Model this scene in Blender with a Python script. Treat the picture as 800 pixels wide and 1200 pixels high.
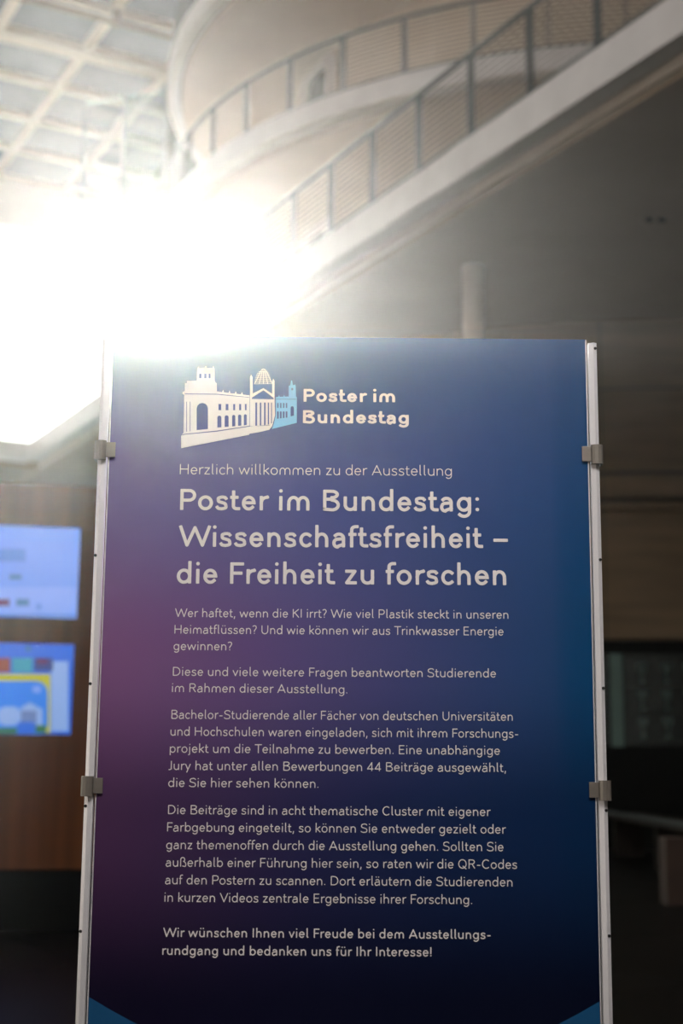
import bpy, math, random
import numpy as np
from mathutils import Vector, Matrix
random.seed(7)
for o in list(bpy.data.objects): bpy.data.objects.remove(o)
S = bpy.context.scene
COL = S.collection

# ------------------------------------------------------------------ camera
FPX, CX, CY, CH = 1667.0, 400.0, 600.0, 1.0
PITCH, ROLL = math.radians(10.2), math.radians(0.5)
PY = 2.57                                  # distance of the poster plane
FWD = np.array([0, math.cos(PITCH), math.sin(PITCH)])
UP0 = np.array([0, -math.sin(PITCH), math.cos(PITCH)])
RT0 = np.array([1.0, 0, 0])
RT = RT0*math.cos(ROLL)+UP0*math.sin(ROLL)
UP = -RT0*math.sin(ROLL)+UP0*math.cos(ROLL)
EYE = np.array([0, 0, CH])
def ray(x, y):
    d = FWD*FPX+RT*(x-CX)-UP*(y-CY)
    return d/np.linalg.norm(d)
def atz(x, y, z):
    d = ray(x, y); return EYE+d*(z-CH)/d[2]
def aty(x, y, Y):
    d = ray(x, y); return EYE+d*Y/d[1]
cam_d = bpy.data.cameras.new('camera'); cam = bpy.data.objects.new('camera', cam_d); COL.objects.link(cam)
cam_d.sensor_fit = 'HORIZONTAL'; cam_d.sensor_width = 24.0; cam_d.lens = 24.0*FPX/800.0
cam_d.clip_start = 0.05; cam_d.clip_end = 500
cam_d.dof.use_dof = True; cam_d.dof.focus_distance = PY/math.cos(PITCH)*1.0; cam_d.dof.aperture_fstop = 3.0
cam.matrix_world = Matrix(((RT[0], UP[0], -FWD[0], 0), (RT[1], UP[1], -FWD[1], 0), (RT[2], UP[2], -FWD[2], CH), (0, 0, 0, 1)))
S.camera = cam

# ------------------------------------------------------------------ world, sun, lamps, exposure
S.view_settings.view_transform = 'Standard'; S.view_settings.look = 'None'
S.view_settings.exposure = 0.0; S.view_settings.gamma = 1.0; S.view_settings.use_curve_mapping = False
W = bpy.data.worlds.new('sky'); S.world = W; W.use_nodes = True
wn = W.node_tree.nodes; wl = W.node_tree.links
bg = wn['Background']; bg.inputs['Color'].default_value = (1.0, 0.985, 0.965, 1); bg.inputs['Strength'].default_value = 3.0
def lamp(name, kind, loc, direction, energy, color=(1, 1, 1), size=1.0, size_y=None):
    d = bpy.data.lights.new(name, kind); o = bpy.data.objects.new(name, d); COL.objects.link(o)
    d.energy = energy; d.color = color; o.location = loc
    if kind == 'AREA':
        d.size = size
        if size_y: d.shape = 'RECTANGLE'; d.size_y = size_y
    o.rotation_euler = Vector(direction).to_track_quat('-Z', 'Y').to_euler()
    return o
SUN_PX = (197, 364)
sd = ray(*SUN_PX)
sun = lamp('sun', 'SUN', tuple(sd*30+EYE), tuple(-sd), 24.0, (1.0, 0.96, 0.89)); sun.data.angle = math.radians(1.0)
# added fill lights, out of view: one for the poster, one for the balconies
lamp('poster_fill', 'AREA', (0.4, 0.7, 3.8), (-0.12, 1.9, -2.3), 78.0, (1.0, 0.955, 0.93), 1.6, 0.8)
lamp('balcony_fill', 'AREA', (-9.0, 8.0, 16.0), (14, 10, -4), 450.0, (1.0, 0.96, 0.93), 8.0, 5.0)

# ------------------------------------------------------------------ helpers
def tag(o, label=None, cat=None, group=None, kind=None):
    if label: o['label'] = label
    if cat: o['category'] = cat
    if group: o['group'] = group
    if kind: o['kind'] = kind
    return o
def empty(name, loc=(0, 0, 0), parent=None):
    o = bpy.data.objects.new(name, None); COL.objects.link(o); o.location = loc; o.empty_display_size = 0.2
    if parent: o.parent = parent
    return o
def link_copy(o, parent=None, loc=None):
    c = o.copy(); COL.objects.link(c); c.parent = parent
    if loc is not None: c.location = loc
    for ch in list(o.children): link_copy(ch, c)
    return c
class MB:
    def __init__(s): s.v = []; s.f = []
    def add(s, vs, fs):
        n = len(s.v); s.v += [tuple(float(a) for a in v) for v in vs]; s.f += [tuple(i+n for i in f) for f in fs]; return s
    def box(s, o, ax, ay, az):
        """origin corner o and three edge vectors"""
        o, ax, ay, az = [np.array(a, float) for a in (o, ax, ay, az)]
        vs = [o, o+ax, o+ax+ay, o+ay, o+az, o+ax+az, o+ax+ay+az, o+ay+az]
        fs = [(0, 3, 2, 1), (4, 5, 6, 7), (0, 1, 5, 4), (1, 2, 6, 5), (2, 3, 7, 6), (3, 0, 4, 7)]
        if np.dot(np.cross(ax, ay), az) < 0: fs = [f[::-1] for f in fs]
        return s.add(vs, fs)
    def bx(s, x0, x1, y0, y1, z0, z1): return s.box((x0, y0, z0), (x1-x0, 0, 0), (0, y1-y0, 0), (0, 0, z1-z0))
    def tube(s, pts, r, n=8, closed=False, cap=True):
        pts = [np.array(p, float) for p in pts]; m = len(pts); rings = []
        for i, p in enumerate(pts):
            a = pts[i-1] if (i > 0 or closed) else p; b = pts[(i+1) % m] if (i < m-1 or closed) else p
            t = b-a; t /= np.linalg.norm(t)
            up = np.array([0, 0, 1.0]) if abs(t[2]) < .95 else np.array([1.0, 0, 0])
            x = np.cross(t, up); x /= np.linalg.norm(x); y = np.cross(x, t)
            rr = r[i] if isinstance(r, (list, tuple)) else r
            rings.append([p+(x*math.cos(2*math.pi*k/n)+y*math.sin(2*math.pi*k/n))*rr for k in range(n)])
        vs = [q for g in rings for q in g]; fs = []
        for i in range(m if closed else m-1):
            j = (i+1) % m
            for k in range(n): fs.append((i*n+k, j*n+k, j*n+(k+1) % n, i*n+(k+1) % n))
        if cap and not closed: fs += [tuple(range(n)), tuple(range((m-1)*n, m*n))[::-1]]
        return s.add(vs, fs)
    def prism(s, poly, vec):
        """extrude a 3D polygon by vec"""
        n = len(poly); vec = np.array(vec, float); p = [np.array(a, float) for a in poly]
        s.add(p+[a+vec for a in p], [tuple(range(n))[::-1], tuple(range(n, 2*n))]+[(i, (i+1) % n, (i+1) % n+n, i+n) for i in range(n)])
        return s
    def lathe(s, prof, c, a0=0.0, a1=360.0, n=64, closed_prof=True):
        full = abs(a1-a0) >= 359.9; m = n if full else n+1; k = len(prof); vs = []
        for i in range(m):
            a = math.radians(a0+(a1-a0)*i/n)
            for r, z in prof: vs.append((c[0]+r*math.cos(a), c[1]+r*math.sin(a), z))
        fs = []
        for i in range(n):
            j = (i+1) % m
            for q in range(k if closed_prof else k-1):
                w = (q+1) % k; fs.append((i*k+q, j*k+q, j*k+w, i*k+w))
        if not full and closed_prof: fs += [tuple(range(k)), tuple(range((m-1)*k, m*k))[::-1]]
        return s.add(vs, fs)
    def build(s, name, mat, parent=None, smooth=False, bevel=0, fixn=True):
        me = bpy.data.meshes.new(name); me.from_pydata(s.v, [], s.f); me.update()
        if fixn:
            import bmesh
            bm = bmesh.new(); bm.from_mesh(me); bmesh.ops.recalc_face_normals(bm, faces=bm.faces)
            if bevel: bmesh.ops.bevel(bm, geom=list(bm.edges), offset=bevel, segments=2, affect='EDGES', profile=0.5)
            bm.to_mesh(me); bm.free()
        if smooth:
            for p in me.polygons: p.use_smooth = True
        o = bpy.data.objects.new(name, me); COL.objects.link(o); o.data.materials.append(mat)
        if parent: o.parent = parent
        return o
def place(child_list, root):
    """children were modelled in world space: keep them there under a moved root"""
    for c in child_list: c.matrix_parent_inverse = Matrix.Translation(-Vector(root.location))

# ------------------------------------------------------------------ materials
def mat(name, col, rough=.6, metal=0, spec=.5, noise=None, bump=None, emit=None, trans=None):
    m = bpy.data.materials.new(name); m.use_nodes = True; nt = m.node_tree; b = nt.nodes['Principled BSDF']
    b.inputs['Base Color'].default_value = (*col, 1); b.inputs['Roughness'].default_value = rough; b.inputs['Metallic'].default_value = metal
    b.inputs['Specular IOR Level'].default_value = spec
    if noise or bump:
        tc = nt.nodes.new('ShaderNodeTexCoord'); mp = nt.nodes.new('ShaderNodeMapping'); nz = nt.nodes.new('ShaderNodeTexNoise')
        sc = noise[0] if noise else bump[0]
        mp.inputs['Scale'].default_value = sc if isinstance(sc, tuple) else (sc, sc, sc)
        nz.inputs['Scale'].default_value = 1.0; nz.inputs['Detail'].default_value = 6
        nt.links.new(tc.outputs['Object'], mp.inputs['Vector']); nt.links.new(mp.outputs[0], nz.inputs['Vector'])
        if noise:
            r = nt.nodes.new('ShaderNodeValToRGB'); a = noise[1]
            r.color_ramp.elements[0].position = .3; r.color_ramp.elements[1].position = .7
            r.color_ramp.elements[0].color = (*[c*(1-a) for c in col], 1); r.color_ramp.elements[1].color = (*[min(1, c*(1+a)) for c in col], 1)
            nt.links.new(nz.outputs['Fac'], r.inputs[0]); nt.links.new(r.outputs[0], b.inputs['Base Color'])
        if bump:
            bp = nt.nodes.new('ShaderNodeBump'); bp.inputs['Strength'].default_value = bump[1]; bp.inputs['Distance'].default_value = .01
            nt.links.new(nz.outputs['Fac'], bp.inputs['Height']); nt.links.new(bp.outputs[0], b.inputs['Normal'])
    if emit:
        b.inputs['Emission Color'].default_value = (*emit[0], 1); b.inputs['Emission Strength'].default_value = emit[1]
    return m
def glass(name, tint, rough=.02):
    m = bpy.data.materials.new(name); m.use_nodes = True; nt = m.node_tree; nt.nodes.clear()
    out = nt.nodes.new('ShaderNodeOutputMaterial'); mx = nt.nodes.new('ShaderNodeMixShader'); t = nt.nodes.new('ShaderNodeBsdfTransparent')
    g = nt.nodes.new('ShaderNodeBsdfGlossy'); f = nt.nodes.new('ShaderNodeFresnel'); f.inputs['IOR'].default_value = 1.45
    t.inputs['Color'].default_value = (*tint, 1); g.inputs['Roughness'].default_value = rough; g.inputs['Color'].default_value = (.9, 1, .97, 1)
    nt.links.new(f.outputs[0], mx.inputs[0]); nt.links.new(t.outputs[0], mx.inputs[1]); nt.links.new(g.outputs[0], mx.inputs[2]); nt.links.new(mx.outputs[0], out.inputs[0])
    return m
def translucent(name, col, f=.6):
    m = bpy.data.materials.new(name); m.use_nodes = True; nt = m.node_tree; nt.nodes.clear()
    out = nt.nodes.new('ShaderNodeOutputMaterial'); mx = nt.nodes.new('ShaderNodeMixShader'); mx.inputs[0].default_value = f
    t = nt.nodes.new('ShaderNodeBsdfTranslucent'); d = nt.nodes.new('ShaderNodeBsdfDiffuse')
    tc = nt.nodes.new('ShaderNodeTexCoord'); nz = nt.nodes.new('ShaderNodeTexNoise'); nz.inputs['Scale'].default_value = .5; nz.inputs['Detail'].default_value = 3
    r = nt.nodes.new('ShaderNodeValToRGB'); r.color_ramp.elements[0].position = .35; r.color_ramp.elements[1].position = .65
    r.color_ramp.elements[0].color = (*[c*.7 for c in col], 1); r.color_ramp.elements[1].color = (*[min(1, c*1.15) for c in col], 1)
    nt.links.new(tc.outputs['Object'], nz.inputs['Vector']); nt.links.new(nz.outputs['Fac'], r.inputs[0]); nt.links.new(r.outputs[0], t.inputs['Color'])
    d.inputs['Color'].default_value = (*col, 1)
    nt.links.new(d.outputs[0], mx.inputs[1]); nt.links.new(t.outputs[0], mx.inputs[2]); nt.links.new(mx.outputs[0], out.inputs[0])
    return m
M = dict(
    fascia=mat('fascia_white', (.62, .60, .60), .5, noise=(3.0, .06)),
    strip=mat('trim_beige', (.55, .46, .38), .6, noise=(3.0, .05)),
    recess=mat('recess_shade_grey', (.06, .058, .045), .8, noise=(2.0, .1)),  # dark tone carries the shade of the slab recesses
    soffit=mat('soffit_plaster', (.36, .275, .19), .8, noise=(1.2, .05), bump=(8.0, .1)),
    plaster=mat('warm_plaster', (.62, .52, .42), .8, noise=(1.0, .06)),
    concrete=mat('concrete', (.20, .145, .085), .75, noise=((.8, .8, 6.0), .18), bump=(9.0, .2)),
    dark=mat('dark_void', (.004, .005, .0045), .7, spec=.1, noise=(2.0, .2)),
    steel=mat('railing_steel', (.11, .125, .13), .45, .3, noise=(6.0, .1)),
    cable=mat('cable_steel', (.10, .09, .08), .5, .3, noise=(20.0, .1)),
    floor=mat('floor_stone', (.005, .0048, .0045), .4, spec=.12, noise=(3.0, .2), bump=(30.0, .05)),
    roofbeam=mat('roof_beam', (.60, .49, .39), .6, noise=(2.0, .05)),
    roofdark=mat('roof_rod', (.20, .13, .07), .5, noise=(2.0, .1)),
    roofpanel=translucent('roof_panel', (.22, .225, .24)),
    endwall=mat('end_wall_plaster', (.66, .59, .55), .8, noise=(.8, .05)),
    frame=mat('mullion_grey', (.20, .24, .24), .4, .3, noise=(5.0, .1)),
    clear=glass('clear_glass', (.96, .985, .98)),
    shop=glass('shopfront_glass', (.9, .96, .94), .4),
    tint=glass('teal_glass', (.66, .80, .80)),
    tintd=glass('dark_teal_glass', (.20, .28, .27)),
    wood=mat('brown_wood', (.16, .055, .012), .5, spec=.15, noise=((14.0, 14.0, .6), .22), bump=((30.0, 30.0, 1.0), .08)),
    alu=mat('brushed_aluminium', (.92, .90, .92), .35, .4, noise=((60.0, 60.0, 3.0), .06)),
    clip=mat('clip_satin_metal', (.30, .27, .235), .42, .7, noise=(80.0, .05)),
    screw=mat('screw_black', (.03, .03, .03), .4, .5, noise=(200.0, .1)),
    text=mat('print_offwhite', (.84, .79, .77), .6, noise=(40.0, .02)),
    bluep=mat('print_lightblue', (.22, .56, .85), .6, noise=(40.0, .02)),
    bandp=mat('print_band_blue', (.0, .075, .20), .5, noise=(10.0, .03)),
    rack=mat('rack_green', (.10, .19, .17), .4, noise=(4.0, .1)),
    vase=mat('pale_teal_glaze', (.16, .26, .25), .3, noise=(10.0, .1)),
    bench=mat('bench_dark', (.02, .016, .013), .5, spec=.2, noise=(4.0, .2)),
    boxm=mat('box_brown', (.06, .036, .026), .7, noise=(6.0, .15)),
)
# ---- building axes
AZ = math.radians(-28)
Uv = np.array([math.sin(AZ), math.cos(AZ), 0]); Vv = np.array([Uv[1], -Uv[0], 0]); Zv = np.array([0, 0, 1.0])
def P(u, v, z): return Uv*u+Vv*v+Zv*z
def ubox(mb, u0, u1, v0, v1, z0, z1): return mb.box(P(u0, v0, z0), Uv*(u1-u0), Vv*(v1-v0), Zv*(z1-z0))
RC = (5.075, 27.63)

# ------------------------------------------------------------------ setting: floor, walls, ceiling
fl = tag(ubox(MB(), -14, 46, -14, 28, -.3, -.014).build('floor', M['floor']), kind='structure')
me0 = None; k = 0
for iu in range(-1, 16):
    for iv in range(-4, 9):
        u, v = iu*1.8, iv*1.2
        c = P(u+.9, v+.6, 0)
        if me0 is None:
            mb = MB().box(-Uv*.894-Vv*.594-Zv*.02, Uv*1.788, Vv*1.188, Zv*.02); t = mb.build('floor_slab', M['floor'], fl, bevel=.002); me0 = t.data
        else:
            t = bpy.data.objects.new('floor_slab', me0); COL.objects.link(t); t.parent = fl
        t.location = c
tag(ubox(MB(), -14, 46, -14.3, -14, 0, 20.4).build('wall_left', M['endwall']), kind='structure')
tag(ubox(MB(), -14.3, -14, -14, 27, 0, 20.4).build('wall_front', M['endwall']), kind='structure')
tag(ubox(MB(), -14, 46, 27, 27.3, 0, 20.4).build('wall_right', M['plaster']), kind='structure')
# end wall with the big window
e = tag(empty('wall_back', P(44.7, 5, 0)), kind='structure'); ch = []
ch.append(ubox(MB(), 44.7, 45.1, -14, 27, 18.56, 20.4).build('upper_band', M['endwall'], e))
ch.append(ubox(MB(), 44.7, 45.1, -14, 27, 0, 7.0).build('lower_band', M['endwall'], e))
ch.append(ubox(MB(), 44.55, 44.7, 13.35, 13.75, 18.56, 20.0).build('pier', M['fascia'], e))
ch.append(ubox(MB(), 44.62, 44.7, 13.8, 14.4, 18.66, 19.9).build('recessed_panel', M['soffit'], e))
ch.append(ubox(MB(), 44.55, 44.7, 14.5, 14.8, 18.56, 20.0).build('pier', M['fascia'], e))
place(ch, e)
w = tag(empty('window_1', P(44.9, 5, 7)), kind='structure'); ch = []
for i in range(8):
    v0 = -14+i*5.12; ch.append(ubox(MB(), 44.88, 44.9, v0+.004, v0+5.116, 7.0, 18.56).build('pane', M['clear'], w))
place(ch, w)

# ---- glazed roof
rf = tag(empty('ceiling', P(20, 5, 20)), kind='structure'); ch = []
BU = [-14+i*2.36 for i in range(0)]
us = [35.05+2.36*i for i in range(-20, 5)]; vs = [8.2+2.38*i for i in range(-9, 9)]
pm = None
for i in range(len(us)-1):
    for j in range(len(vs)-1):
        mb = None
        if pm is None:
            t = MB().box((0, 0, 0), Uv*2.2, Vv*2.2, Zv*.03).build('roof_panel', M['roofpanel'], rf); pm = t.data
        else:
            t = bpy.data.objects.new('roof_panel', pm); COL.objects.link(t); t.parent = rf
        t.location = P(us[i]+.08, vs[j]+.08, 20.25); ch.append(t)
for i, u in enumerate(us):
    w_ = .28 if abs(u-35.05) < .1 else .13
    ch.append(ubox(MB(), u-w_, u+w_*.9, -13.9, 23.9, 19.98 if w_ > .2 else 20.05, 20.35).build('roof_beam', M['roofbeam'], rf))
for v in vs:
    ch.append(ubox(MB(), us[0], us[-1], v-.12, v+.12, 20.03, 20.34).build('roof_beam', M['roofbeam'], rf))
ch.append(MB().tube([P(32.4, -13.9, 19.7), P(32.4, 23.9, 19.7)], .07).build('tie_rod', M['roofdark'], rf))
for v in vs:
    ch.append(MB().tube([P(32.4, v, 19.62), P(32.4, v, 20.1)], .09).build('rod_hanger', M['roofdark'], rf))
place(ch, rf)

# ---- straight gallery and the cross gallery at its end
g = tag(empty('gallery', P(10, 7.8, 7.2)), 'straight white-edged gallery slab rising to the upper right corner', 'gallery'); ch = []
ch.append(ubox(MB(), -13.9, 28.5, 7.8, 8.02, 7.2, 7.6).build('edge_beam', M['fascia'], g))
ch.append(ubox(MB(), -13.9, 28.5, 8.02, 8.25, 7.24, 7.58).build('shadow_gap', M['recess'], g))  # dark strip, the shade under the edge put into its colour
ch.append(ubox(MB(), -13.9, 28.6, 8.06, 8.12, 7.11, 7.236).build('trim_strip', M['strip'], g))
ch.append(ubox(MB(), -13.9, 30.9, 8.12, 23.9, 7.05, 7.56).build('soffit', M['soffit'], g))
place(ch, g)
g2 = tag(empty('cross_gallery', P(28.5, 0, 7.2)), 'far grey cross gallery under the bright window, left of the poster', 'gallery'); ch = []
ch.append(ubox(MB(), 28.5, 28.72, -13.9, 7.8, 7.2, 7.6).build('edge_beam', M['fascia'], g2))
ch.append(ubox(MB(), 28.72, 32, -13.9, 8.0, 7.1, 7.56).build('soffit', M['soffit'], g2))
place(ch, g2)
# glazed screen under the cross gallery
gs = tag(empty('glazed_screen', P(31, 0, 0)), 'pale green glazed screen with light piers below the far cross gallery', 'partition'); ch = []
for i in range(9):
    v0 = -13.6+i*2.4
    ch.append(ubox(MB(), 31, 31.3, v0, v0+.5, 0, 7.08).build('pier', M['plaster'], gs))
    ch.append(ubox(MB(), 31.12, 31.15, v0+.5, v0+2.4, .1, 6.9).build('pane', M['tint'], gs))
    ch.append(ubox(MB(), 31.1, 31.2, v0+.5, v0+2.4, 6.9, 7.08).build('transom', M['frame'], gs))
place(ch, gs)

# ---- round balconies: slab discs with rim, shadow gap, trim and soffit
def disc(zb, label, lab2):
    r = tag(empty('round_balcony', (RC[0], RC[1], zb)), label, 'balcony'); ch = []
    ch.append(MB().lathe([(8.71, zb), (8.71, zb+.35), (8.45, zb+.35), (8.45, zb)], RC, n=128).build('rim', M['fascia'], r, smooth=False))
    ch.append(MB().lathe([(8.449, zb+.02), (8.449, zb+.33), (8.30, zb+.33), (8.30, zb+.02)], RC, n=128).build('shadow_gap', M['recess'], r))  # dark ring, recess shade put into its colour
    ch.append(MB().lathe([(8.42, zb-.09), (8.42, zb+.018), (8.36, zb+.018), (8.36, zb-.09)], RC, n=128).build('trim_strip', M['strip'], r))
    ch.append(MB().lathe([(8.355, zb-.09), (8.355, zb+.015), (8.29, zb+.015), (8.29, zb+.3), (5.6, zb+.3), (5.6, zb-.09)], RC, n=128).build('soffit', M['plaster'], r))
    place(ch, r); return r
disc(11.0, 'lower round balcony with pale rim curving above the poster', 0)
disc(14.3, 'upper round balcony whose pale rim sweeps out at the top', 0)
# drum walls behind the balconies
def drum(z0, z1, label):
    d = tag(empty('drum_wall', (RC[0], RC[1], z0)), label, 'wall'); ch = []
    n = 20
    for i in range(n):
        a0 = 360.0/n*i; a1 = a0+360.0/n-.12
        ch.append(MB().lathe([(6.1, z0), (6.1, z1), (5.95, z1), (5.95, z0)], RC, a0, a1, 8).build('wall_panel', M['plaster'], d))
    return d, ch
d1, ch1 = drum(7.57, 10.9, 'warm plaster drum wall behind the straight gallery railing')
d2, ch2 = drum(11.31, 14.2, 'warm plaster drum wall behind the lower round balcony railing')
d3, ch3 = drum(14.61, 19.9, 'warm plaster drum wall above the upper round balcony')
place(ch1, d1); place(ch2, d2); place(ch3, d3)
def drum_door(z0, h, name, label, a0=-159.3, a1=-150.8):
    p = (RC[0]+6.12*math.cos(math.radians(a0)), RC[1]+6.12*math.sin(math.radians(a0)))
    r = tag(empty(name, (p[0], p[1], z0)), label, 'door'); ch = []
    def seg(nm, b0, b1, za, zb, R_, m_): ch.append(MB().lathe([(R_, za), (R_, zb), (6.12, zb), (6.12, za)], RC, b0, b1, 6).build(nm, m_, r))
    seg('door_leaf', a0, a1, z0, z0+h, 6.14, M['recess'])
    seg('door_jamb', a0-3.4, a0-.1, z0, z0+h+.12, 6.24, M['endwall']); seg('door_jamb', a1+.1, a1+1.3, z0, z0+h+.12, 6.24, M['endwall'])
    seg('door_head', a0, a1, z0+h+.01, z0+h+.12, 6.24, M['endwall'])
    place(ch, r)
drum_door(11.31, 2.62, 'balcony_door', 'dark doorway in pale frame behind the lower round balcony railing')
drum_door(7.61, 3.1, 'gallery_door', 'dark doorway in pale frame behind the straight gallery railing')

# ---- curved ground floor wall of concrete panels (under the gallery)
cw = tag(empty('wall_curved', (RC[0], RC[1], 0)), kind='structure'); ch = []
ch.append(MB().lathe([(9.1, 2.68), (9.1, 7.04), (8.9, 7.04), (8.9, 2.68)], RC, 180, 330, 60).build('backing', M['recess'], cw))
rows = [(2.69, 4.49), (4.57, 4.86), (4.94, 6.05), (6.09, 7.03)]
for zi, (z0, z1) in enumerate(rows):
    for i in range(15):
        a0 = 180+i*10
        R1 = 9.16 if zi != 1 else 9.24
        ch.append(MB().lathe([(R1, z0), (R1, z1), (9.1, z1), (9.1, z0)], RC, a0+.05, a0+9.95, 4).build('concrete_panel', M['concrete'], cw))
for i in range(15):
    ch.append(MB().lathe([(9.30, 4.40), (9.30, 4.47), (9.16, 4.47), (9.16, 4.40)], RC, 180+i*10+.05, 189.95+i*10, 4).build('ledge', M['concrete'], cw))
place(ch, cw)
# glazed display under it
def onR(px, R):
    d = ray(*px); t = d[:2]/np.linalg.norm(d[:2]); c = np.array(RC); b = t@c; q = max(0, b*b-(c@c-R*R)); p = t*(b-math.sqrt(q))
    return p, math.degrees(math.atan2(p[1]-RC[1], p[0]-RC[0]))
sg = tag(empty('shopfront', (RC[0], RC[1]-9, 0)), 'dark curved shopfront with one pale green post, right of the poster', 'shopfront'); ch = []
ch.append(MB().lathe([(8.2, 0), (8.2, 2.67), (8.1, 2.67), (8.1, 0)], RC, 180, 330, 40).build('dark_backdrop', M['dark'], sg))  # near-black backdrop stands in for the dark room behind
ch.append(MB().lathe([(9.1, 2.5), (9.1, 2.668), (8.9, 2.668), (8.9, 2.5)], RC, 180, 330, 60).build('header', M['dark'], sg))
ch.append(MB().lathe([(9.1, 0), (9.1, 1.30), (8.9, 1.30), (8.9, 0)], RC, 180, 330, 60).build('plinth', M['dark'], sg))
pa, aa = onR((722, 800), 9.1)
for q in range(-3, 5):
    a = aa+q*13.0
    if q == 0: ch.append(MB().lathe([(9.14, 1.302), (9.14, 2.498), (9.04, 2.498), (9.04, 1.302)], RC, a-.5, a+.5, 1).build('post', M['rack'], sg))
    ch.append(MB().lathe([(9.06, 1.31), (9.06, 2.49), (9.05, 2.49), (9.05, 1.31)], RC, a+.6, a+12.4, 8).build('pane', M['shop'], sg))
place(ch, sg)
# shelves with vases behind the glass
sh = tag(empty('display_shelf', (RC[0], RC[1]-8.6, 1.3)), 'dark display shelf behind the curved shopfront glass', 'shelf'); ch = []
for z in (1.42, 1.78, 2.13):
    ch.append(MB().lathe([(8.9, z-.03), (8.9, z), (8.45, z), (8.45, z-.03)], RC, aa-2, aa+18, 10).build('shelf_board', M['dark'], sh))
ch.append(MB().lathe([(8.45, 1.302), (8.45, 2.45), (8.40, 2.45), (8.40, 1.302)], RC, aa-2, aa+18, 10).build('shelf_back', M['dark'], sh))
place(ch, sh)
vm = None
for row, z in enumerate((1.42, 1.78, 2.13)):
    for k, px in enumerate((752, 781, 808)):
        p, a = onR((px, 800), 8.7)
        if vm is None:
            t = MB().lathe([(.0, 0), (.05, 0), (.04, .02), (.018, .05), (.02, .12), (.06, .2), (.075, .27), (.07, .27), (.05, .2), (.0, .1)], (0, 0), n=14, closed_prof=False).build('vase', M['vase'], smooth=True); vm = t.data
        else:
            t = bpy.data.objects.new('vase', vm); COL.objects.link(t)
        t.location = (p[0], p[1], z+.001); t.rotation_euler.z = random.random()*3
        tag(t, 'small pale teal vase on the %s shelf, %s from the green shopfront post' % (('bottom', 'middle', 'top')[row], ('first', 'second', 'third')[k]), 'vase', 'pale teal vases behind the shopfront glass')

# ---- column, ceiling spots, bench
cl = tag(empty('column', (1.58, 16.58, 0)), 'slim round white column under the gallery soffit, above the poster', 'column')
MB().tube([(0, 0, .02), (0, 0, 7.04)], .135, 32).build('shaft', M['plaster'], cl, smooth=True)
MB().lathe([(.0, 0), (.2, 0), (.2, .03), (.14, .05), (.0, .05)], (0, 0), n=32, closed_prof=False).build('base_ring', M['fascia'], cl)
sp = atz(768, 256, 7.05)
spt = tag(empty('ceiling_spot', (sp[0], sp[1], 7.05)), 'small twin recessed spotlight in the dark soffit at right edge', 'spotlight')
for q in (-.07, .07):
    MB().lathe([(.035, 0), (.05, 0), (.05, -.03), (.035, -.03)], (q, 0), n=20).build('spot_ring', M['recess'], spt)
be0, be1 = aty(704, 941, 17.6), aty(830, 962, 12.6)
be0[2] = be1[2] = .53
dirb = (be1-be0); L = np.linalg.norm(dirb); dirb /= L; nb = np.array([dirb[1], -dirb[0], 0])
bn = tag(empty('bench', tuple(be0*np.array([1, 1, 0]))), 'long low dark bench with metal edge strip, right of the poster', 'bench'); ch = []
ch.append(MB().box(be0-Zv*.09+nb*.0, dirb*L, -nb*.5, Zv*.06).build('seat', M['bench'], bn))
ch.append(MB().box(be0-Zv*.03, dirb*L, -nb*.03, Zv*.03).build('edge_strip', M['steel'], bn))
for q in (.3, L/2, L-.5):
    ch.append(MB().box(be0*np.array([1, 1, 0])+dirb*q-nb*.08, dirb*.12, -nb*.34, Zv*(.44)).build('support', M['bench'], bn))
place(ch, bn)
bp = aty(792, 984, 11.2); 
bxo = tag(MB().bx(-.14, .14, -.12, .12, 0, .5).build('box', M['boxm'], bevel=.006), 'small brown box on the dark floor at the right edge', 'box'); bxo.location = (bp[0]+.03, bp[1], 0.0)

# ---- railings
def railing(name, base_fn, s0, s1, n_posts, label, h=.96, nc=11, sub=6, closed=False):
    """base_fn(s) -> point on slab edge; posts at integer s"""
    r = tag(empty(name, tuple(base_fn((s0+s1)/2))), label, 'railing'); ch = []
    for i in range(int(s0), int(s1)+1):
        b = base_fn(i); t = base_fn(i+.01)-base_fn(i-.01); t /= np.linalg.norm(t); nn = np.array([t[1], -t[0], 0])
        mb = MB()
        for q in (-.03, .016): mb.box(b+t*q-nn*.03, t*.014, nn*.06, Zv*h)
        mb.box(b+t*-.05-nn*.05, t*.1, nn*.1, Zv*.012)
        ch.append(mb.build('post', M['steel'], r))
    m = int((s1-s0)*sub); line = [base_fn(s0+(s1-s0)*k/m) for k in range(m+1)]
    ch.append(MB().tube([p+Zv*(h+.02) for p in line], .032, 8).build('handrail', M['steel'], r, smooth=True))
    ch.append(MB().tube([p+Zv*.08 for p in line], .018, 6).build('bottom_rail', M['steel'], r, smooth=True))
    for k in range(nc):
        ch.append(MB().tube([p+Zv*(.08+(h-.08)*(k+1)/(nc+1)) for p in line], .009, 4, cap=False).build('cable', M['cable'], r))
    place(ch, r)
railing('cable_railing', lambda s: P(9.76+1.075*s, 7.86, 7.6), -12, 12, 0, 'grey cable railing along the straight gallery edge', sub=1)
def circ(z):
    def f(s):
        a = math.radians(-156.3+7.45*s); return np.array([RC[0]+8.6*math.cos(a), RC[1]+8.6*math.sin(a), z])
    return f
railing('cable_railing', circ(11.35), -10, 21, 0, 'curved cable railing on the lower round balcony', sub=3)
railing('cable_railing', circ(14.65), -10, 21, 0, 'curved cable railing on the upper round balcony', sub=3)

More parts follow.
